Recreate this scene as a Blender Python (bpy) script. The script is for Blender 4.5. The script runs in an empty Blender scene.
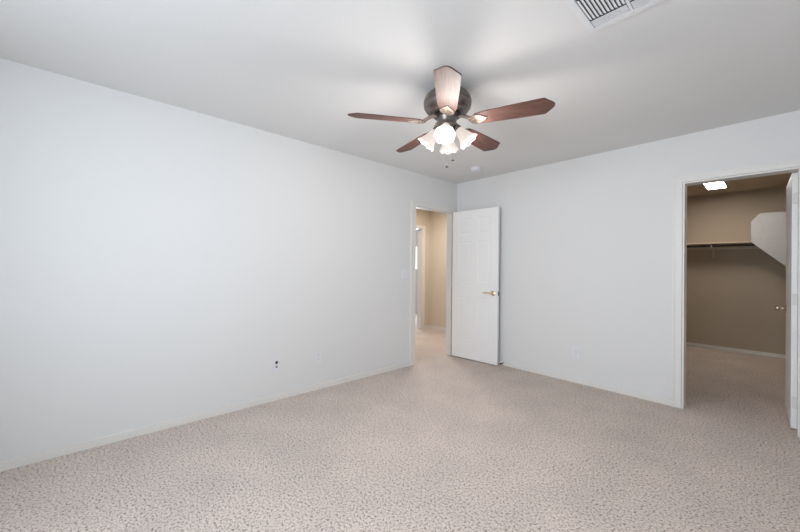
import bpy, bmesh, math, random
from mathutils import Vector, Matrix
random.seed(4)
PI = math.pi
S = bpy.context.scene
COL = S.collection

# ------------------------------------------------------------------ camera
CX, CY, CH = 3.09131, -3.93955, 1.22785
YAW, PITCH, ROLL = 0.8280483, 0.0044943, 0.0103161
FPX = 343.66
fw = Vector((-math.sin(YAW)*math.cos(PITCH), math.cos(YAW)*math.cos(PITCH), math.sin(PITCH)))
rt = Vector((math.cos(YAW), math.sin(YAW), 0))
up = rt.cross(fw)
rt2 = rt*math.cos(ROLL) + up*math.sin(ROLL)
up2 = -rt*math.sin(ROLL) + up*math.cos(ROLL)
cd = bpy.data.cameras.new('camera')
cd.sensor_width = 36.0
cd.lens = FPX*36.0/800.0
cd.clip_start = 0.02
cam = bpy.data.objects.new('camera', cd)
cam.matrix_world = Matrix(((rt2.x, up2.x, -fw.x, CX), (rt2.y, up2.y, -fw.y, CY), (rt2.z, up2.z, -fw.z, CH), (0, 0, 0, 1)))
COL.objects.link(cam)
S.camera = cam

# ------------------------------------------------------------------ world, lights, exposure
W = bpy.data.worlds.new('daylight'); S.world = W
W.use_nodes = True
W.node_tree.nodes['Background'].inputs[0].default_value = (0.80, 0.90, 1.0, 1)
W.node_tree.nodes['Background'].inputs[1].default_value = 1.0
S.view_settings.view_transform = 'Standard'
S.view_settings.look = 'None'
S.view_settings.exposure = -0.14
S.view_settings.gamma = 1.0
S.view_settings.use_curve_mapping = False

RX = 3.70      # room: x 0..RX, y FY..0, z 0..CZ
FY = -5.20
CZ = 2.44
WT = 0.115     # wall thickness


def area(name, loc, direction, sx, sy, power, color, spread=PI):
    l = bpy.data.lights.new(name, 'AREA')
    l.shape = 'RECTANGLE'; l.size = sx; l.size_y = sy; l.energy = power; l.color = color; l.spread = spread
    o = bpy.data.objects.new(name, l)
    o.location = loc
    o.rotation_euler = Vector(direction).to_track_quat('-Z', 'Y').to_euler()
    COL.objects.link(o)
    return o


WIN_R = (-4.25, -2.95, 0.90, 2.10)     # window in the right wall: y0 y1 z0 z1
WIN_F = (1.15, 3.35, 0.75, 2.20)       # window in the wall behind the camera: x0 x1 z0 z1
area('right_window_daylight', (RX+0.06, -3.70, 1.50), (-1, 0, 0.02), 1.10, 1.0, 1.7, (0.78, 0.89, 1.0), math.radians(48))
area('front_window_daylight', (2.25, FY-0.06, 1.475), (0, 1, 0), 2.15, 1.40, 62, (0.815, 0.905, 1.0), 2.6)
area('hall_fill_light', (-0.80, 0.35, 2.40), (0, 0, -1), 0.30, 0.30, 25, (1.0, 0.93, 0.87))  # unseen fill added to brighten the hall, not a known ceiling lamp
area('far_window_daylight', (-3.52, 2.2, 1.5), (1, -0.2, 0), 1.0, 0.7, 60, (0.85, 0.93, 1.0))

# ------------------------------------------------------------------ materials


def principled(name, color, rough=0.5, metal=0.0, spec=0.5):
    m = bpy.data.materials.new(name); m.use_nodes = True
    b = m.node_tree.nodes['Principled BSDF']
    b.inputs['Base Color'].default_value = (*color, 1)
    b.inputs['Roughness'].default_value = rough
    b.inputs['Metallic'].default_value = metal
    b.inputs['Specular IOR Level'].default_value = spec
    return m, m.node_tree, b


def noise_mat(name, c0, c1, scale, rough=0.5, metal=0.0, bump=0.0, spec=0.5, stretch=(1, 1, 1), detail=4, lo=0.35, hi=0.65, dist=0.01):
    m, t, b = principled(name, c0, rough, metal, spec)
    tc = t.nodes.new('ShaderNodeTexCoord'); mp = t.nodes.new('ShaderNodeMapping')
    mp.inputs['Scale'].default_value = stretch
    n = t.nodes.new('ShaderNodeTexNoise'); n.inputs['Scale'].default_value = scale; n.inputs['Detail'].default_value = detail
    r = t.nodes.new('ShaderNodeValToRGB')
    r.color_ramp.elements[0].position = lo; r.color_ramp.elements[0].color = (*c0, 1)
    r.color_ramp.elements[1].position = hi; r.color_ramp.elements[1].color = (*c1, 1)
    t.links.new(tc.outputs['Object'], mp.inputs['Vector']); t.links.new(mp.outputs['Vector'], n.inputs['Vector'])
    t.links.new(n.outputs['Fac'], r.inputs['Fac']); t.links.new(r.outputs['Color'], b.inputs['Base Color'])
    if bump:
        bp = t.nodes.new('ShaderNodeBump'); bp.inputs['Strength'].default_value = bump; bp.inputs['Distance'].default_value = dist
        t.links.new(n.outputs['Fac'], bp.inputs['Height']); t.links.new(bp.outputs['Normal'], b.inputs['Normal'])
    return m


WHITE_WALL = (0.750, 0.750, 0.745)
M_wall = noise_mat('white_wall_paint', WHITE_WALL, tuple(c*1.01 for c in WHITE_WALL), 90, 0.75, bump=0.06, spec=0.25, dist=0.004)
M_ceil = noise_mat('ceiling_paint', (0.76, 0.76, 0.755), (0.77, 0.77, 0.765), 70, 0.85, bump=0.08, spec=0.2, dist=0.004)
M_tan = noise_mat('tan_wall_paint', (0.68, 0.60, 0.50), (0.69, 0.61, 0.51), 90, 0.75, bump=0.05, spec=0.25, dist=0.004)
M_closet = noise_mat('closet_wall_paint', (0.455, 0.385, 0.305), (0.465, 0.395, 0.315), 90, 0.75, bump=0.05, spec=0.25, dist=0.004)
M_grey = noise_mat('grey_wall_paint', (0.60, 0.59, 0.57), (0.61, 0.60, 0.58), 90, 0.75, bump=0.05, spec=0.25, dist=0.004)
M_trim = noise_mat('trim_paint', (0.77, 0.755, 0.725), (0.78, 0.765, 0.735), 40, 0.42, bump=0.02, spec=0.45)
M_door = noise_mat('door_paint', (0.895, 0.895, 0.89), (0.90, 0.90, 0.895), 40, 0.42, bump=0.02, spec=0.45)
M_plastic = noise_mat('white_plastic', (0.76, 0.77, 0.80), (0.77, 0.78, 0.81), 30, 0.35)
M_slot = noise_mat('dark_slot', (0.03, 0.03, 0.03), (0.05, 0.05, 0.05), 30, 0.6)
M_brass = noise_mat('brass', (0.80, 0.62, 0.36), (0.86, 0.69, 0.44), 25, 0.25, 1.0)
M_nickel = noise_mat('aged_brass', (0.62, 0.50, 0.38), (0.70, 0.58, 0.45), 25, 0.28, 1.0)
M_pewter = noise_mat('brushed_pewter', (0.17, 0.145, 0.135), (0.27, 0.235, 0.22), 18, 0.36, 0.85, stretch=(1, 1, 8))
M_dark = noise_mat('dark_bronze', (0.03, 0.027, 0.026), (0.06, 0.05, 0.05), 20, 0.4, 0.6)
M_iron = noise_mat('bronze_bracket', (0.36, 0.29, 0.245), (0.45, 0.37, 0.32), 22, 0.52, 0.8)
M_chain = noise_mat('chain_metal', (0.5, 0.45, 0.4), (0.6, 0.55, 0.5), 40, 0.35, 0.9)
M_shelf = noise_mat('shelf_paint', (0.60, 0.51, 0.40), (0.62, 0.53, 0.42), 30, 0.5)
M_rod = noise_mat('dark_closet_rod', (0.035, 0.020, 0.010), (0.055, 0.031, 0.015), 14, 0.45, stretch=(1, 9, 9))
M_white_board = noise_mat('white_board', (0.50, 0.495, 0.505), (0.52, 0.515, 0.525), 20, 0.5)
M_rubber = noise_mat('black_rubber', (0.02, 0.02, 0.02), (0.035, 0.035, 0.035), 30, 0.7)
M_ventgrey = noise_mat('vent_enamel', (0.76, 0.77, 0.79), (0.78, 0.79, 0.81), 25, 0.4)
M_duct = noise_mat('duct_inside', (0.10, 0.11, 0.12), (0.13, 0.14, 0.15), 10, 0.8)


def carpet_mat():
    m, t, b = principled('speckled_carpet', (0.5, 0.43, 0.39), 0.95, 0, 0.1)
    tc = t.nodes.new('ShaderNodeTexCoord')
    n1 = t.nodes.new('ShaderNodeTexNoise'); n1.inputs['Scale'].default_value = 80; n1.inputs['Detail'].default_value = 2; n1.inputs['Roughness'].default_value = 0.6
    n2 = t.nodes.new('ShaderNodeTexNoise'); n2.inputs['Scale'].default_value = 2.6; n2.inputs['Detail'].default_value = 3
    r1 = t.nodes.new('ShaderNodeValToRGB')
    e = r1.color_ramp.elements
    e[0].position = 0.375; e[0].color = (0.080, 0.060, 0.048, 1)
    e[1].position = 0.63; e[1].color = (0.76, 0.67, 0.615, 1)
    k = e.new(0.435); k.color = (0.46, 0.395, 0.352, 1)
    k = e.new(0.485); k.color = (0.655, 0.566, 0.515, 1)
    r2 = t.nodes.new('ShaderNodeValToRGB')
    r2.color_ramp.elements[0].position = 0.35; r2.color_ramp.elements[0].color = (0.93, 0.93, 0.93, 1)
    r2.color_ramp.elements[1].position = 0.65; r2.color_ramp.elements[1].color = (1.04, 1.03, 1.02, 1)
    mx = t.nodes.new('ShaderNodeMix'); mx.data_type = 'RGBA'; mx.blend_type = 'MULTIPLY'; mx.inputs[0].default_value = 1.0
    bp = t.nodes.new('ShaderNodeBump'); bp.inputs['Strength'].default_value = 0.5; bp.inputs['Distance'].default_value = 0.012
    for n in (n1, n2): t.links.new(tc.outputs['Object'], n.inputs['Vector'])
    n3 = t.nodes.new('ShaderNodeTexNoise'); n3.inputs['Scale'].default_value = 195; n3.inputs['Detail'].default_value = 1
    t.links.new(tc.outputs['Object'], n3.inputs['Vector'])
    av = t.nodes.new('ShaderNodeMix'); av.inputs[0].default_value = 0.45
    t.links.new(n1.outputs['Fac'], av.inputs[2]); t.links.new(n3.outputs['Fac'], av.inputs[3])
    t.links.new(av.outputs[0], r1.inputs['Fac']); t.links.new(n2.outputs['Fac'], r2.inputs['Fac'])
    t.links.new(r1.outputs['Color'], mx.inputs[6]); t.links.new(r2.outputs['Color'], mx.inputs[7])
    t.links.new(mx.outputs[2], b.inputs['Base Color'])
    t.links.new(n1.outputs['Fac'], bp.inputs['Height']); t.links.new(bp.outputs['Normal'], b.inputs['Normal'])
    return m


def wood_mat():
    m, t, b = principled('mahogany_veneer', (0.2, 0.05, 0.03), 0.55, 0, 0.55)
    tc = t.nodes.new('ShaderNodeTexCoord'); mp = t.nodes.new('ShaderNodeMapping')
    mp.inputs['Scale'].default_value = (2.2, 26, 26)
    n = t.nodes.new('ShaderNodeTexNoise'); n.inputs['Scale'].default_value = 3.0; n.inputs['Detail'].default_value = 6; n.inputs['Distortion'].default_value = 0.6
    r = t.nodes.new('ShaderNodeValToRGB')
    e = r.color_ramp.elements
    e[0].position = 0.30; e[0].color = (0.060, 0.024, 0.018, 1)
    e[1].position = 0.72; e[1].color = (0.165, 0.074, 0.056, 1)
    k = e.new(0.5); k.color = (0.105, 0.046, 0.034, 1)
    t.links.new(tc.outputs['Object'], mp.inputs['Vector']); t.links.new(mp.outputs['Vector'], n.inputs['Vector'])
    t.links.new(n.outputs['Fac'], r.inputs['Fac']); t.links.new(r.outputs['Color'], b.inputs['Base Color'])
    return m


def emit_mat(name, color, strength, base=(0.9, 0.9, 0.9), var=0.05, scale=6):
    m, t, b = principled(name, base, 0.4)
    tc = t.nodes.new('ShaderNodeTexCoord')
    n = t.nodes.new('ShaderNodeTexNoise'); n.inputs['Scale'].default_value = scale
    mr = t.nodes.new('ShaderNodeMapRange')
    mr.inputs['To Min'].default_value = strength*(1-var); mr.inputs['To Max'].default_value = strength*(1+var)
    t.links.new(tc.outputs['Object'], n.inputs['Vector'])
    t.links.new(n.outputs['Fac'], mr.inputs['Value']); t.links.new(mr.outputs['Result'], b.inputs['Emission Strength'])
    b.inputs['Emission Color'].default_value = (*color, 1)
    return m


M_carpet = carpet_mat()
M_wood = wood_mat()
M_shade = emit_mat('lit_frosted_glass', (1.0, 0.88, 0.80), 0.80, (0.09, 0.085, 0.083), 0.12, 18)
M_bulb = emit_mat('lit_bulb', (1.0, 0.93, 0.84), 3.0)
M_lens = emit_mat('lit_lens', (1.0, 0.91, 0.80), 36)
M_pane = emit_mat('bright_far_window_glass', (0.86, 0.93, 1.0), 1.6)


# ------------------------------------------------------------------ mesh helpers


def box(bm, x0, x1, y0, y1, z0, z1):
    v = [bm.verts.new(c) for c in ((x0, y0, z0), (x1, y0, z0), (x1, y1, z0), (x0, y1, z0), (x0, y0, z1), (x1, y0, z1), (x1, y1, z1), (x0, y1, z1))]
    for f in ((0, 3, 2, 1), (4, 5, 6, 7), (0, 1, 5, 4), (1, 2, 6, 5), (2, 3, 7, 6), (3, 0, 4, 7)):
        bm.faces.new([v[i] for i in f])
    return v


def lathe(bm, prof, seg=48, cap=True, wave=None):
    rings = []
    for i, (r, z) in enumerate(prof):
        ring = []
        for k in range(seg):
            a = 2*PI*k/seg
            rr, zz = (r, z) if wave is None else wave(i, a, r, z)
            ring.append(bm.verts.new((rr*math.cos(a), rr*math.sin(a), zz)))
        rings.append(ring)
    for a, b in zip(rings, rings[1:]):
        for k in range(seg):
            bm.faces.new((a[k], a[(k+1) % seg], b[(k+1) % seg], b[k]))
    if cap:
        bm.faces.new(rings[0][::-1]); bm.faces.new(rings[-1])
    bmesh.ops.recalc_face_normals(bm, faces=bm.faces[:])
    return bm


def tube(bm, pts, r, seg=10, caps=True):
    pts = [Vector(p) for p in pts]
    rr = r if isinstance(r, (list, tuple)) else [r]*len(pts)
    rings = []
    for i, p in enumerate(pts):
        t = (pts[min(i+1, len(pts)-1)] - pts[max(i-1, 0)]).normalized()
        q = t.to_track_quat('Z', 'Y')
        rings.append([bm.verts.new(p + q @ Vector((rr[i]*math.cos(2*PI*k/seg), rr[i]*math.sin(2*PI*k/seg), 0))) for k in range(seg)])
    for a, b in zip(rings, rings[1:]):
        for k in range(seg):
            bm.faces.new((a[k], a[(k+1) % seg], b[(k+1) % seg], b[k]))
    if caps:
        bm.faces.new(rings[0][::-1]); bm.faces.new(rings[-1])
    bmesh.ops.recalc_face_normals(bm, faces=bm.faces[:])


def prism(bm, poly, axis, a0, a1):
    """poly: 2-D outline extruded along axis ('x','y','z') from a0 to a1"""
    def P(p, a):
        return {'x': (a, p[0], p[1]), 'y': (p[0], a, p[1]), 'z': (p[0], p[1], a)}[axis]
    A = [bm.verts.new(P(p, a0)) for p in poly]; B = [bm.verts.new(P(p, a1)) for p in poly]
    n = len(poly)
    bm.faces.new(A); bm.faces.new(B[::-1])
    for i in range(n): bm.faces.new((A[i], B[i], B[(i+1) % n], A[(i+1) % n]))
    bmesh.ops.recalc_face_normals(bm, faces=bm.faces[:])


def bev(bm, w=0.002, seg=2, ang=0.6):
    es = [e for e in bm.edges if len(e.link_faces) == 2 and e.calc_face_angle(0) > ang]
    bmesh.ops.bevel(bm, geom=es, offset=w, segments=seg, profile=0.5, affect='EDGES')


def obj(name, bm, mat, parent=None, smooth=False, loc=None, rot=None):
    me = bpy.data.meshes.new(name); bm.normal_update(); bm.to_mesh(me); bm.free()
    for m in (mat if isinstance(mat, list) else [mat]): me.materials.append(m)
    if smooth:
        for p in me.polygons: p.use_smooth = True
        me.set_sharp_from_angle(angle=0.7)
    o = bpy.data.objects.new(name, me); COL.objects.link(o)
    if parent: o.parent = parent
    if loc: o.location = loc
    if rot: o.rotation_euler = rot
    return o


def bx(name, dims, mat, parent=None, bevel=0.0):
    bm = bmesh.new(); box(bm, *dims)
    if bevel: bev(bm, bevel)
    return obj(name, bm, mat, parent)


def thing(name, label, cat, loc=(0, 0, 0), rotz=0.0, group=None):
    o = bpy.data.objects.new(name, None); COL.objects.link(o)
    o.empty_display_size = 0.1
    o.location = loc; o.rotation_euler = (0, 0, rotz)
    o['label'] = label; o['category'] = cat
    if group: o['group'] = group
    return o


def tag(o, label, cat, group=None):
    o['label'] = label; o['category'] = cat
    if group: o['group'] = group
    return o


def struct(name, boxes, mat, bevel=0.0):
    bm = bmesh.new()
    for d in boxes: box(bm, *d)
    if bevel: bev(bm, bevel)
    o = obj(name, bm, mat); o['kind'] = 'structure'
    return o


# ------------------------------------------------------------------ setting
OH = 2.012                      # door opening height
HY0, HY1 = -0.853, -0.118       # hall doorway in the left wall
HW = 0.072                       # left wall thickness
CX0, CX1 = 2.538, 3.225         # closet doorway in the back wall
HX, HB = -1.69, 1.27            # far hall wall (x), hall end wall (y)
FD0, FD1 = 0.20, 1.040          # doorway in the far hall wall
KX0, KX1, KY = 1.25, 3.32, 3.36  # closet walls
BX = -3.60                      # wall of the room beyond the hall

struct('floor', [(-3.9, 4.0, -5.5, 3.7, -0.10, 0.0)], M_carpet)
struct('ceiling', [(-0.02, RX+0.2, FY-0.2, 0.05, CZ, CZ+0.12)], M_ceil)
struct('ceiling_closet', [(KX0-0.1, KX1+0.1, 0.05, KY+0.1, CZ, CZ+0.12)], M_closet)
struct('ceiling_hall', [(BX-0.2, -0.02, -1.75, 3.4, CZ, CZ+0.12)], M_tan)
struct('wall_left', [(-HW/2, 0, FY-0.15, HY0, 0, CZ), (-HW/2, 0, HY1, 0, 0, CZ), (-HW/2, 0, HY0, HY1, OH, CZ)], M_wall)
struct('wall_hall_side', [(-HW, -HW/2, FY-0.15, HY0, 0, CZ), (-HW, -HW/2, HY1, 1.30, 0, CZ), (-HW, -HW/2, HY0, HY1, OH, CZ)], M_tan)
struct('wall_back', [(-HW/2, CX0, 0, WT/2, 0, CZ), (CX1, RX+0.15, 0, WT/2, 0, CZ), (CX0, CX1, 0, WT/2, OH, CZ)], M_wall)
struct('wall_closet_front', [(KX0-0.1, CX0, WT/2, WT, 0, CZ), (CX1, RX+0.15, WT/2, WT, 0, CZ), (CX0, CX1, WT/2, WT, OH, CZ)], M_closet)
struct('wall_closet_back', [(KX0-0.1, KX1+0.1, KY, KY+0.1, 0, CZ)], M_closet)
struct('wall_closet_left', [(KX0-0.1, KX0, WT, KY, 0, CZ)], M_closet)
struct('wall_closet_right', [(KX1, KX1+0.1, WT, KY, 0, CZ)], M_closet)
y0, y1, z0, z1 = WIN_R
struct('wall_right', [(RX, RX+0.15, FY-0.15, y0, 0, CZ), (RX, RX+0.15, y1, 0, 0, CZ), (RX, RX+0.15, y0, y1, 0, z0), (RX, RX+0.15, y0, y1, z1, CZ)], M_wall)
x0, x1, z0, z1 = WIN_F
struct('wall_front', [(0, x0, FY-0.15, FY, 0, CZ), (x1, RX, FY-0.15, FY, 0, CZ), (x0, x1, FY-0.15, FY, 0, z0), (x0, x1, FY-0.15, FY, z1, CZ)], M_wall)
struct('wall_hall_end', [(HX, -HW, HB, HB+0.1, 0, CZ)], M_tan)
struct('wall_hall_near', [(HX-0.1, -HW, -1.75, -1.65, 0, CZ)], M_tan)
struct('wall_hall_far', [(HX-0.05, HX, -1.75, FD0, 0, CZ), (HX-0.05, HX, FD1, HB+0.1, 0, CZ), (HX-0.05, HX, FD0, FD1, OH, CZ)], M_tan)
struct('wall_far_room_side', [(HX-0.1, HX-0.05, -0.2, FD0, 0, CZ), (HX-0.1, HX-0.05, FD1, 3.3, 0, CZ), (HX-0.1, HX-0.05, FD0, FD1, OH, CZ)], M_grey)
wy0, wy1, wz0, wz1 = 1.75, 2.93, 1.14, 1.86
struct('wall_far_room', [(BX-0.12, BX, -0.3, wy0, 0, CZ), (BX-0.12, BX, wy1, 3.4, 0, CZ), (BX-0.12, BX, wy0, wy1, 0, wz0), (BX-0.12, BX, wy0, wy1, wz1, CZ)], M_grey)
struct('wall_far_room_end', [(BX, HX-0.05, 3.3, 3.4, 0, CZ)], M_grey)
struct('wall_far_room_near', [(BX, HX-0.05, -0.3, -0.2, 0, CZ)], M_grey)

# windows (in the walls beside and behind the camera, and in the room past the hall)


def window(name, dims, axis, depth):
    a0, a1, z0, z1 = dims
    d0, d1 = depth
    def fr(b0, b1, c0, c1):
        return (d0, d1, b0, b1, c0, c1) if axis == 'x' else (b0, b1, d0, d1, c0, c1)
    mid = (a0+a1)/2
    o = struct(name, [fr(a0, a1, z0, z0+0.05), fr(a0, a1, z1-0.05, z1), fr(a0, a0+0.05, z0+0.05, z1-0.05), fr(a1-0.05, a1, z0+0.05, z1-0.05), fr(mid-0.025, mid+0.025, z0+0.05, z1-0.05)], M_trim)
    return o


window('window_1', WIN_R, 'x', (RX+0.02, RX+0.055))
window('window_2', WIN_F, 'y', (FY-0.055, FY-0.02))
w3 = window('window_3', (wy0, wy1, wz0, wz1), 'x', (BX-0.08, BX-0.03))
bx('window_pane', (BX-0.075, BX-0.065, wy0+0.05, wy1-0.05, wz0+0.05, wz1-0.05), M_pane, w3)

# baseboards
BH, BT = 0.052, 0.012
CW = 0.072                      # casing width


def base(name, runs, mat=M_trim):
    bm = bmesh.new()
    for r in runs: box(bm, *r, 0, BH)
    bev(bm, 0.004, 2)
    o = obj(name, bm, mat); o['kind'] = 'structure'


base('baseboard_left', [(0, BT, FY, HY0-CW), (0, BT, HY1+CW, 0)])
base('baseboard_back', [(0, CX0-CW, -BT, 0), (CX1+CW, RX, -BT, 0)])
base('baseboard_right', [(RX-BT, RX, FY, 0)])
base('baseboard_front', [(0, RX, FY, FY+BT)])
base('baseboard_hall', [(HX, -HW, HB-BT, HB), (HX, HX+BT, FD1+0.09, HB), (HX, HX+BT, -1.65, FD0-0.09), (-HW-BT, -HW, HY1+CW, HB)])
base('baseboard_closet', [(KX0, KX1, KY-BT, KY), (KX0, KX0+BT, WT, KY), (KX1-BT, KX1, WT, KY)])


def casing(name, axis, plane, sgn, a0, a1, h, w=CW, jamb=None, mat=M_trim):
    """door trim: two legs and a head with a rounded outer profile, plus the jamb lining and stop"""
    bm = bmesh.new()
    t = 0.015*sgn
    def add(b0, b1, c0, c1, p0, p1):
        p0, p1 = min(p0, p1), max(p0, p1)
        if axis == 'x': box(bm, p0, p1, b0, b1, c0, c1)
        else: box(bm, b0, b1, p0, p1, c0, c1)
    for (b0, b1, c0, c1) in ((a0-w, a0-0.004, 0, h+0.004), (a1+0.004, a1+w, 0, h+0.004), (a0-w, a1+w, h+0.004, h+w-0.012)):
        add(b0, b1, c0, c1, plane, plane+t)
    # raised outer bead
    for (b0, b1, c0, c1) in ((a0-w, a0-w+0.018, 0, h+w-0.030), (a1+w-0.018, a1+w, 0, h+w-0.030), (a0-w, a1+w, h+w-0.030, h+w-0.012)):
        add(b0, b1, c0, c1, plane+t, plane+t*1.35)
    bev(bm, 0.003, 2)
    if jamb:
        j0, j1 = jamb
        add(a0-0.001, a0+0.012, 0, h, j0, j1); add(a1-0.012, a1+0.001, 0, h, j0, j1); add(a0+0.012, a1-0.012, h-0.012, h+0.001, j0, j1)
    o = obj(name, bm, mat); o['kind'] = 'structure'
    return o


casing('trim_1', 'x', 0.0, 1, HY0, HY1, OH, jamb=(-HW-0.001, 0.012))
casing('trim_2', 'x', -HW, -1, HY0, HY1, OH)
casing('trim_3', 'y', 0.0, -1, CX0, CX1, OH, jamb=(-0.012, WT+0.001))
casing('trim_4', 'y', WT, 1, CX0, CX1, OH)
casing('trim_5', 'x', HX, 1, FD0, FD1, OH, 0.075, jamb=(HX-0.101, HX+0.012))

# ------------------------------------------------------------------ doors


def door_leaf(name, label, width, height, loc, rotz, thick=0.035):
    """six-panel moulded leaf; local x from hinge to latch, y 0..thick, z 0..height"""
    root = thing(name, label, 'door', loc, rotz)
    root['kind'] = 'structure'
    st = 0.105*width/0.7
    mul = 0.095*width/0.7
    pw = (width-2*st-mul)/2
    xs = [0, st, st+pw, st+pw+mul, width-st, width]
    zs = [0, 0.25, 0.83, 1.03, 1.575, 1.67, 1.885, height]
    bm = bmesh.new()
    panels = []
    for side in (0, 1):
        y = 0.0 if side == 0 else thick
        g = [[bm.verts.new((x, y, z)) for z in zs] for x in xs]
        for i in range(5):
            for j in range(7):
                q = (g[i][j], g[i+1][j], g[i+1][j+1], g[i][j+1])
                f = bm.faces.new(q if side == 0 else q[::-1])
                if i in (1, 3) and j in (1, 3, 5): panels.append(f)
        if side == 0: g0 = g
    n = len(xs); mz = len(zs)
    loop = [(i, 0) for i in range(n)] + [(n-1, j) for j in range(1, mz)] + [(i, mz-1) for i in range(n-2, -1, -1)] + [(0, j) for j in range(mz-2, 0, -1)]
    for (a, b) in zip(loop, loop[1:]+loop[:1]):
        bm.faces.new((g0[a[0]][a[1]], g[a[0]][a[1]], g[b[0]][b[1]], g0[b[0]][b[1]]))
    bmesh.ops.recalc_face_normals(bm, faces=bm.faces[:])
    bmesh.ops.inset_individual(bm, faces=panels, thickness=0.012, depth=-0.0032)
    bmesh.ops.inset_individual(bm, faces=panels, thickness=0.010, depth=0.0)
    bmesh.ops.inset_individual(bm, faces=panels, thickness=0.022, depth=0.0022)
    obj('door_panel', bm, M_door, root)
    # hinges with knuckles
    for z in (0.20, 1.0, height-0.20):
        hb = bmesh.new()
        box(hb, -0.0025, 0.001, 0.002, thick-0.004, z-0.045, z+0.045)
        t = bmesh.new()
        tube(hb, [(-0.006, -0.004, z-0.045), (-0.006, -0.004, z+0.045)], 0.005, 10)
        t.free()
        obj('hinge', hb, M_trim, root, True)
    return root


def lever(parent, x, z, y, sgn, toward, mat):
    """lever handle on face y (sgn = outward direction), lever pointing towards 'toward' along x"""
    bm = bmesh.new()
    lathe(bm, [(0.0, 0.0), (0.031, 0.0), (0.033, 0.004), (0.030, 0.009), (0.018, 0.012), (0.013, 0.018), (0.012, 0.045), (0.015, 0.050), (0.012, 0.056), (0.0, 0.058)][1:-1], 28)
    bmesh.ops.transform(bm, matrix=Matrix.Translation((x, y, z)) @ Matrix.Rotation(-sgn*PI/2, 4, 'X'), verts=bm.verts[:])
    h = obj('door_handle', bm, mat, parent, True)
    b2 = bmesh.new()
    yy = y+sgn*0.049
    pts = [(x+toward*d, yy+sgn*(0.002*math.sin(d*30)), z+0.006*math.sin(d*28)) for d in (0.0, 0.02, 0.04, 0.06, 0.08, 0.10, 0.115)]
    tube(b2, pts, [0.010, 0.0095, 0.009, 0.0085, 0.008, 0.008, 0.006], 12)
    obj('lever', b2, mat, h, True)
    return h


def knob(parent, x, z, y, sgn, mat):
    bm = bmesh.new()
    lathe(bm, [(0.031, 0.0), (0.033, 0.004), (0.028, 0.009), (0.014, 0.013), (0.011, 0.030), (0.018, 0.036), (0.026, 0.046), (0.028, 0.054), (0.024, 0.063), (0.012, 0.068)], 28)
    bmesh.ops.transform(bm, matrix=Matrix.Translation((x, y, z)) @ Matrix.Rotation(-sgn*PI/2, 4, 'X'), verts=bm.verts[:])
    return obj('door_knob', bm, mat, parent, True)


def latch_plate(parent, width, z, thick, mat):
    bm = bmesh.new(); box(bm, width-0.0005, width+0.0015, 0.006, thick-0.006, z-0.028, z+0.028)
    box(bm, width+0.001, width+0.010, 0.012, thick-0.012, z-0.009, z+0.009)
    return obj('latch', bm, mat, parent)


d1 = door_leaf('door_1', 'white six-panel bedroom door swung open against the back wall', 0.690, 1.995, (0.052, -0.152, 0.012), math.atan2(0.042, 0.71))
lever(d1, 0.628, 0.90, 0.0, -1, -1, M_brass)
lever(d1, 0.628, 0.90, 0.035, 1, -1, M_brass)
latch_plate(d1, 0.690, 0.90, 0.035, M_pewter)

d2 = door_leaf('door_2', 'white six-panel closet door opened into the closet, seen nearly edge-on', 0.645, 1.985, (3.217, 0.128, 0.012), PI/2+math.radians(1.7))
# local y+ points to -x here: the face turned to the doorway is y = thick
knob(d2, 0.585, 0.885, 0.035, 1, M_nickel)
knob(d2, 0.585, 0.885, 0.0, -1, M_nickel)
latch_plate(d2, 0.645, 0.885, 0.035, M_nickel)

# ------------------------------------------------------------------ wall plates


def plate(name, label, cat, loc, rotz, kind, group=None):
    """wall plate; local x along the wall, y out of the wall, z up; origin at plate centre on the wall"""
    root = thing(name, label, cat, loc, rotz, group)
    w = 0.116 if kind == 'switch2' else 0.072
    bm = bmesh.new(); box(bm, -w/2, w/2, 0, 0.006, -0.058, 0.058); bev(bm, 0.0025, 2)
    obj('cover_plate', bm, M_plastic, root)
    if kind == 'switch2':
        for x in (-0.023, 0.023):
            b = bmesh.new(); prism(b, [(0.006, -0.033), (0.0095, -0.033), (0.0075, 0.0), (0.012, 0.033), (0.006, 0.033)], 'x', x-0.016, x+0.016)
            obj('rocker', b, M_plastic, root)
    elif kind == 'outlet':
        for z in (-0.02, 0.02):
            b = bmesh.new()
            prism(b, [(0.0165*math.cos(a)*1.0, z+max(-0.0135, min(0.0135, 0.0175*math.sin(a)))) for a in [2*PI*k/24 for k in range(24)]], 'y', 0.006, 0.0085)
            r = obj('receptacle', b, M_plastic, root)
            s = bmesh.new()
            for x, h in ((-0.0065, 0.008), (0.0065, 0.0065)): box(s, x-0.0013, x+0.0013, 0.0080, 0.0090, z+0.002-h/2+0.002, z+0.002+h/2+0.002)
            tube(s, [(0, 0.0080, z-0.0075), (0, 0.0090, z-0.0075)], 0.0026, 10)
            obj('slot', s, M_slot, r)
    else:
        b = bmesh.new(); box(b, -0.011, 0.011, 0.006, 0.0085, 0.008, 0.032); box(b, -0.009, 0.009, 0.0083, 0.0095, 0.010, 0.030)
        obj('phone_jack', b, M_slot, root)
        b = bmesh.new(); tube(b, [(0, 0.005, -0.020), (0, 0.018, -0.020)], 0.0055, 12); tube(b, [(0, 0.005, -0.020), (0, 0.0085, -0.020)], 0.0095, 6)
        obj('cable_socket', b, M_pewter, root, True)
    return root


plate('cable_wall_plate', 'white wall plate with dark phone and cable sockets low on the left wall', 'wall plate', (0, -2.632, 0.325), -PI/2, 'jack')
plate('power_outlet', 'white power outlet low on the left wall, between dark-socketed plate and hall doorway', 'outlet', (0, -2.205, 0.322), -PI/2, 'outlet', 'power outlets')
plate('power_outlet', 'white power outlet low on the back wall between the two doors', 'outlet', (1.640, 0, 0.331), PI, 'outlet', 'power outlets')
plate('light_switch', 'white double rocker light switch beside the hall doorway', 'light switch', (0, -1.018, 1.150), -PI/2, 'switch2')

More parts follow.
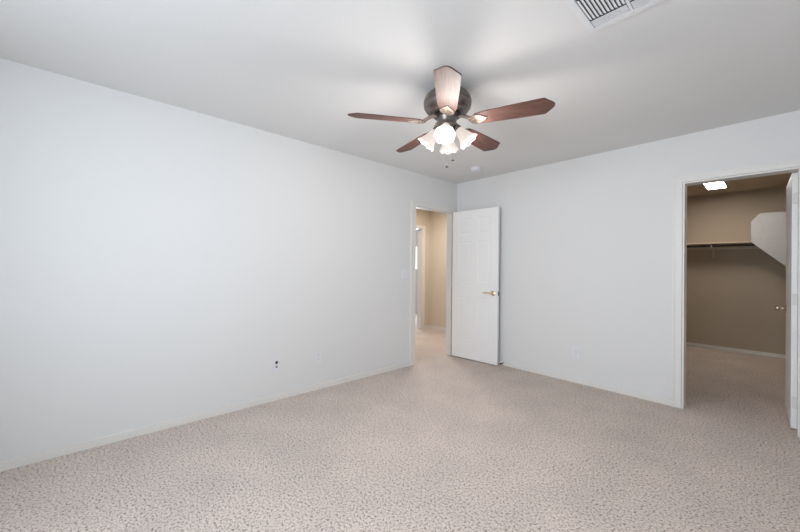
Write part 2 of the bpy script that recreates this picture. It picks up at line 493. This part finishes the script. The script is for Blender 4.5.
# door stop behind the open door
t = thing('door_stop', 'small spring door stop with black tip on baseboard behind open door', 'door stop', (0.765, -BT, 0.030))
b = bmesh.new()
pts = []
for k in range(97):
    a = 2*PI*k/8; pts.append((0.0045*math.cos(a), -0.004-0.040*k/96, 0.0045*math.sin(a)))
tube(b, pts, 0.0012, 6); tube(b, [(0, 0, 0), (0, -0.005, 0)], 0.011, 14)
obj('spring', b, M_chain, t, True)
b = bmesh.new(); tube(b, [(0, -0.042, 0), (0, -0.046, 0), (0, -0.058, 0), (0, -0.061, 0)], [0.007, 0.010, 0.010, 0.007], 14)
obj('rubber_tip', b, M_rubber, t, True)

# ------------------------------------------------------------------ ceiling fan
FC = (1.605, -2.159)
fan = thing('ceiling_fan', 'five-blade mahogany ceiling fan with four lit bell shades below', 'ceiling fan', (FC[0], FC[1], CZ))
Z = lambda z: z-CZ
b = bmesh.new(); lathe(b, [(0.082, Z(2.44)), (0.084, Z(2.425)), (0.075, Z(2.412)), (0.060, Z(2.402))], 40); obj('canopy', b, M_pewter, fan, True)
b = bmesh.new()
lathe(b, [(0.060, Z(2.408)), (0.105, Z(2.402)), (0.132, Z(2.388)), (0.150, Z(2.366)), (0.158, Z(2.342)), (0.159, Z(2.330)), (0.155, Z(2.326)), (0.155, Z(2.318)), (0.158, Z(2.314)), (0.154, Z(2.298)), (0.138, Z(2.276)), (0.112, Z(2.262)), (0.085, Z(2.256))], 64)
obj('motor_housing', b, M_pewter, fan, True)
b = bmesh.new(); lathe(b, [(0.084, Z(2.257)), (0.088, Z(2.252)), (0.088, Z(2.240)), (0.080, Z(2.235))], 48); obj('flywheel', b, M_dark, fan, True)
b = bmesh.new(); lathe(b, [(0.070, Z(2.236)), (0.070, Z(2.226)), (0.062, Z(2.214)), (0.060, Z(2.190)), (0.064, Z(2.184)), (0.062, Z(2.172)), (0.045, Z(2.158)), (0.022, Z(2.150)), (0.018, Z(2.140)), (0.008, Z(2.134))], 48)
obj('switch_housing', b, M_pewter, fan, True)

BANG = math.radians(-50.3)
R0, R1 = 0.175, 0.660


def blade_mesh():
    top = []
    out = [(R0, 0.030), (R0+0.02, 0.050), (0.26, 0.060), (0.45, 0.068), (0.593, 0.0725), (0.606, 0.071), (0.649, 0.026), (R1, 0.009)]
    poly = [(x, -y) for x, y in out] + [(x, y) for x, y in reversed(out)]
    bm = bmesh.new(); prism(bm, poly, 'z', 0.0, 0.007); bev(bm, 0.0015, 2, 0.9)
    return bm


def iron_mesh():
    bm = bmesh.new()
    # arm from the flywheel down to the blade, widening into a pointed plate under the blade
    tube(bm, [(0.075, 0, 0.042), (0.105, 0, 0.040), (0.135, 0, 0.024), (0.165, 0, 0.004), (0.19, 0, -0.003)], [0.010, 0.012, 0.012, 0.012, 0.010], 10)
    poly = [(0.160, -0.030), (0.185, -0.046), (0.215, -0.040), (0.245, -0.018), (0.268, 0.0), (0.245, 0.018), (0.215, 0.040), (0.185, 0.046), (0.160, 0.030), (0.145, 0.0)]
    prism(bm, poly, 'z', -0.005, 0.0)
    for x, y in ((0.19, -0.025), (0.19, 0.025), (0.24, 0.0)):
        tube(bm, [(x, y, -0.004), (x, y, -0.0075), (x, y, -0.009)], [0.006, 0.006, 0.003], 10)
    return bm


bl_me = ir_me = None
for k in range(5):
    a = BANG + k*2*PI/5
    if k == 0:
        bl = obj('blade', blade_mesh(), M_wood, fan); ir = obj('blade_iron', iron_mesh(), M_iron, bl, True)
        bl0, ir0 = bl, ir
    else:
        bl = bl0.copy(); COL.objects.link(bl); bl.parent = fan
        ir = ir0.copy(); COL.objects.link(ir); ir.parent = bl
    bl.location = (0, 0, Z(2.193))
    bl.rotation_euler = (Matrix.Rotation(a, 3, 'Z') @ Matrix.Rotation(math.radians(-13), 3, 'X')).to_euler()

SANG = math.radians(-56)
LT = 0.113


def shade_mesh():
    prof = [(0.020, 0.0), (0.026, 0.006), (0.030, 0.022), (0.035, 0.045), (0.043, 0.070), (0.053, 0.092), (0.063, 0.108), (0.067, LT)]
    inner = [(r-0.003, z) for r, z in reversed(prof)]
    full = prof + [(0.0655, LT+0.001)] + inner
    def wv(i, a, r, z):
        kk = max(0.0, (z-0.075)/(LT-0.075))
        return r*(1+0.035*kk*math.cos(8*a)), z+0.003*kk*math.cos(8*a)
    bm = bmesh.new(); lathe(bm, full, 64, cap=False, wave=wv)
    return bm


def fitter_mesh():
    bm = bmesh.new(); lathe(bm, [(0.010, -0.022), (0.022, -0.018), (0.026, -0.006), (0.026, 0.008), (0.023, 0.010)], 28)
    return bm


def bulb_mesh():
    bm = bmesh.new(); lathe(bm, [(0.010, 0.008), (0.012, 0.020), (0.020, 0.040), (0.026, 0.058), (0.024, 0.074), (0.014, 0.086), (0.004, 0.089)], 24)
    return bm


for k in range(4):
    a = SANG + k*PI/2
    # axis: outward and down at 45 degrees; neck at r .067, z 2.150
    if k == 0:
        sh = obj('lamp_shade', shade_mesh(), M_shade, fan, True)
        ft = obj('socket_cup', fitter_mesh(), M_pewter, sh, True)
        bu = obj('bulb', bulb_mesh(), M_bulb, sh, True)
        am = bmesh.new(); tube(am, [(0.036, 0, Z(2.180)), (0.050, 0, Z(2.178)), (0.062, 0, Z(2.168)), (0.066, 0, Z(2.158))], 0.008, 10)
        am = obj('lamp_arm', am, M_pewter, fan, True)
        src = (sh, ft, bu, am)
    else:
        sh = src[0].copy(); COL.objects.link(sh); sh.parent = fan
        for s in src[1:3]:
            c = s.copy(); COL.objects.link(c); c.parent = sh
        am = src[3].copy(); COL.objects.link(am); am.parent = fan
    am.rotation_euler = (0, 0, a)
    sh.location = (0.072*math.cos(a), 0.072*math.sin(a), Z(2.153))
    sh.rotation_euler = (Matrix.Rotation(a, 3, 'Z') @ Matrix.Rotation(math.radians(141), 3, 'Y')).to_euler()
    L = bpy.data.lights.new('fan_bulb_light', 'POINT'); L.energy = 9.0; L.color = (1.0, 0.94, 0.90); L.shadow_soft_size = 0.06
    lo = bpy.data.objects.new('fan_bulb_light', L); COL.objects.link(lo)
    lo.location = (FC[0]+0.150*math.cos(a), FC[1]+0.150*math.sin(a), 2.045)

for (dx, zt, ze) in ((0.000, 2.140, 1.915), (0.040, 2.165, 1.960)):
    px, py = dx*math.cos(YAW), dx*math.sin(YAW)
    b = bmesh.new(); tube(b, [(px, py, Z(zt)), (px, py, Z(ze+0.012))], 0.0005, 6)
    ch = obj('pull_chain', b, M_rubber, fan, True)
    b = bmesh.new(); lathe(b, [(0.002, 0.016), (0.005, 0.010), (0.0095, -0.002), (0.0105, -0.010), (0.007, -0.014)], 16)
    bmesh.ops.translate(b, vec=(px, py, Z(ze)), verts=b.verts[:])
    obj('pull_fob', b, M_rubber, ch, True)

# ------------------------------------------------------------------ ceiling register and smoke detector
VX0, VX1, VY0, VY1 = 2.450, 2.830, -2.425, -2.045
v = thing('air_vent', 'white square ceiling air register with slats in two directions', 'air vent', ((VX0+VX1)/2, (VY0+VY1)/2, CZ))
hw = (VX1-VX0)/2
b = bmesh.new()
fwid = 0.030
prism_pts = None
for (xa, xb, ya, yb) in ((-hw, hw, -hw, -hw+fwid), (-hw, hw, hw-fwid, hw), (-hw, -hw+fwid, -hw+fwid, hw-fwid), (hw-fwid, hw, -hw+fwid, hw-fwid)):
    box(b, xa, xb, ya, yb, -0.008, 0.0)
bev(b, 0.003, 2)
box(b, -0.006, 0.006, -hw+fwid, hw-fwid, -0.007, -0.001)
obj('frame', b, M_ventgrey, v)
obj_b = bmesh.new(); box(obj_b, -hw+fwid, hw-fwid, -hw+fwid, hw-fwid, -0.0009, -0.0002); obj('duct_opening', obj_b, M_duct, v)


def slat(cx, cy, length, along, tilt, wid=0.014):
    bm = bmesh.new(); box(bm, -length/2, length/2, -wid/2, wid/2, -0.0005, 0.0005)
    o = obj('slat', bm, M_ventgrey, v)
    o.location = (cx, cy, -0.0062)
    o.rotation_euler = (Matrix.Rotation(0 if along == 'x' else PI/2, 3, 'Z') @ Matrix.Rotation(tilt, 3, 'X')).to_euler()


inn = hw-fwid
for sx in (-1, 1):
    xa, xb = (0.008, inn-0.002)
    for se in (-1, 1):
        for k in range(5):      # slats running along x near both ends
            slat(sx*(xa+xb)/2, se*(inn-0.008-0.0125*k), xb-xa, 'x', se*0.10, 0.0112)
    n = 10
    for k in range(n):          # slats running along y in the middle
        slat(sx*(xa+0.006+(xb-xa-0.012)*k/(n-1)), 0.0, 2*(inn-0.076), 'y', -sx*0.42, 0.0125)

sd = thing('smoke_detector', 'small round white smoke detector on the ceiling near the corner', 'smoke detector', (0.649, -0.468, CZ))
b = bmesh.new(); lathe(b, [(0.062, 0.0), (0.063, -0.010), (0.060, -0.014)], 40); obj('mounting_base', b, M_plastic, sd, True)
b = bmesh.new(); lathe(b, [(0.057, -0.013), (0.058, -0.022), (0.050, -0.032), (0.030, -0.037), (0.010, -0.038)], 40); obj('cover', b, M_plastic, sd, True)

# ------------------------------------------------------------------ closet
SHZ = 1.655
sh = thing('closet_shelf', 'long tan shelf with dark hanging rod on the closet back wall', 'shelf', (2.0, KY, SHZ))
SY = 3.03
bx('shelf_board', (KX0-2.0, KX1-2.0, SY-KY, 0, -0.019, 0.0), M_shelf, sh, 0.002)
bx('wall_cleat', (KX0-2.0, KX1-2.0, -0.018, 0, -0.095, -0.019), M_shelf, sh, 0.002)
b = bmesh.new(); tube(b, [(KX0-2.0, SY-KY+0.045, -0.050), (KX1-2.0, SY-KY+0.045, -0.050)], 0.0165, 16); obj('hanging_rod', b, M_rod, sh, True)
b = bmesh.new()
bxp = 0.445
prism(b, [(SY-KY+0.015, -0.019), (-0.018, -0.019), (-0.018, -0.230), (-0.030, -0.230), (-0.036, -0.060), (SY-KY+0.075, -0.038), (SY-KY+0.062, -0.068), (SY-KY+0.045, -0.074), (SY-KY+0.024, -0.066), (SY-KY+0.018, -0.045)], 'x', bxp-0.009, bxp+0.009)
bev(b, 0.002, 1)
obj('bracket', b, M_shelf, sh)

g = thing('shelf_gable', 'white shelf end panel with sloping lower edge on closet right wall', 'shelf', (KX1, 2.95, 1.2))
b = bmesh.new()
GX = lambda x: x-KX1
GZ = lambda z: z-1.2
prism(b, [(GX(2.868), GZ(1.635)), (GX(KX1), GZ(1.165)), (GX(KX1), GZ(2.030)), (GX(2.955), GZ(2.030)), (GX(2.868), GZ(1.925))], 'y', 0.0, 0.018)
bev(b, 0.0015, 1)
obj('end_panel', b, M_white_board, g)
bx('shelf_board', (GX(2.955), 0, 0.018, KY-2.95, GZ(2.008), GZ(2.027)), M_white_board, g, 0.0015)

cl = thing('closet_light', 'lit rectangular wraparound light on the closet ceiling', 'ceiling light', (2.540, 2.365, CZ))
b = bmesh.new(); box(b, -0.110, 0.110, -0.320, 0.320, -0.018, 0.0); bev(b, 0.003, 1); obj('light_base', b, M_plastic, cl)
b = bmesh.new()
for d in ((-0.104, -0.096, -0.312, 0.312), (0.096, 0.104, -0.312, 0.312), (-0.096, 0.096, -0.312, -0.304), (-0.096, 0.096, 0.304, 0.312)): box(b, *d, -0.045, -0.018)
obj('side_rim', b, M_plastic, cl)
b = bmesh.new(); box(b, -0.096, 0.096, -0.304, 0.304, -0.044, -0.018)
obj('diffuser', b, M_lens, cl)
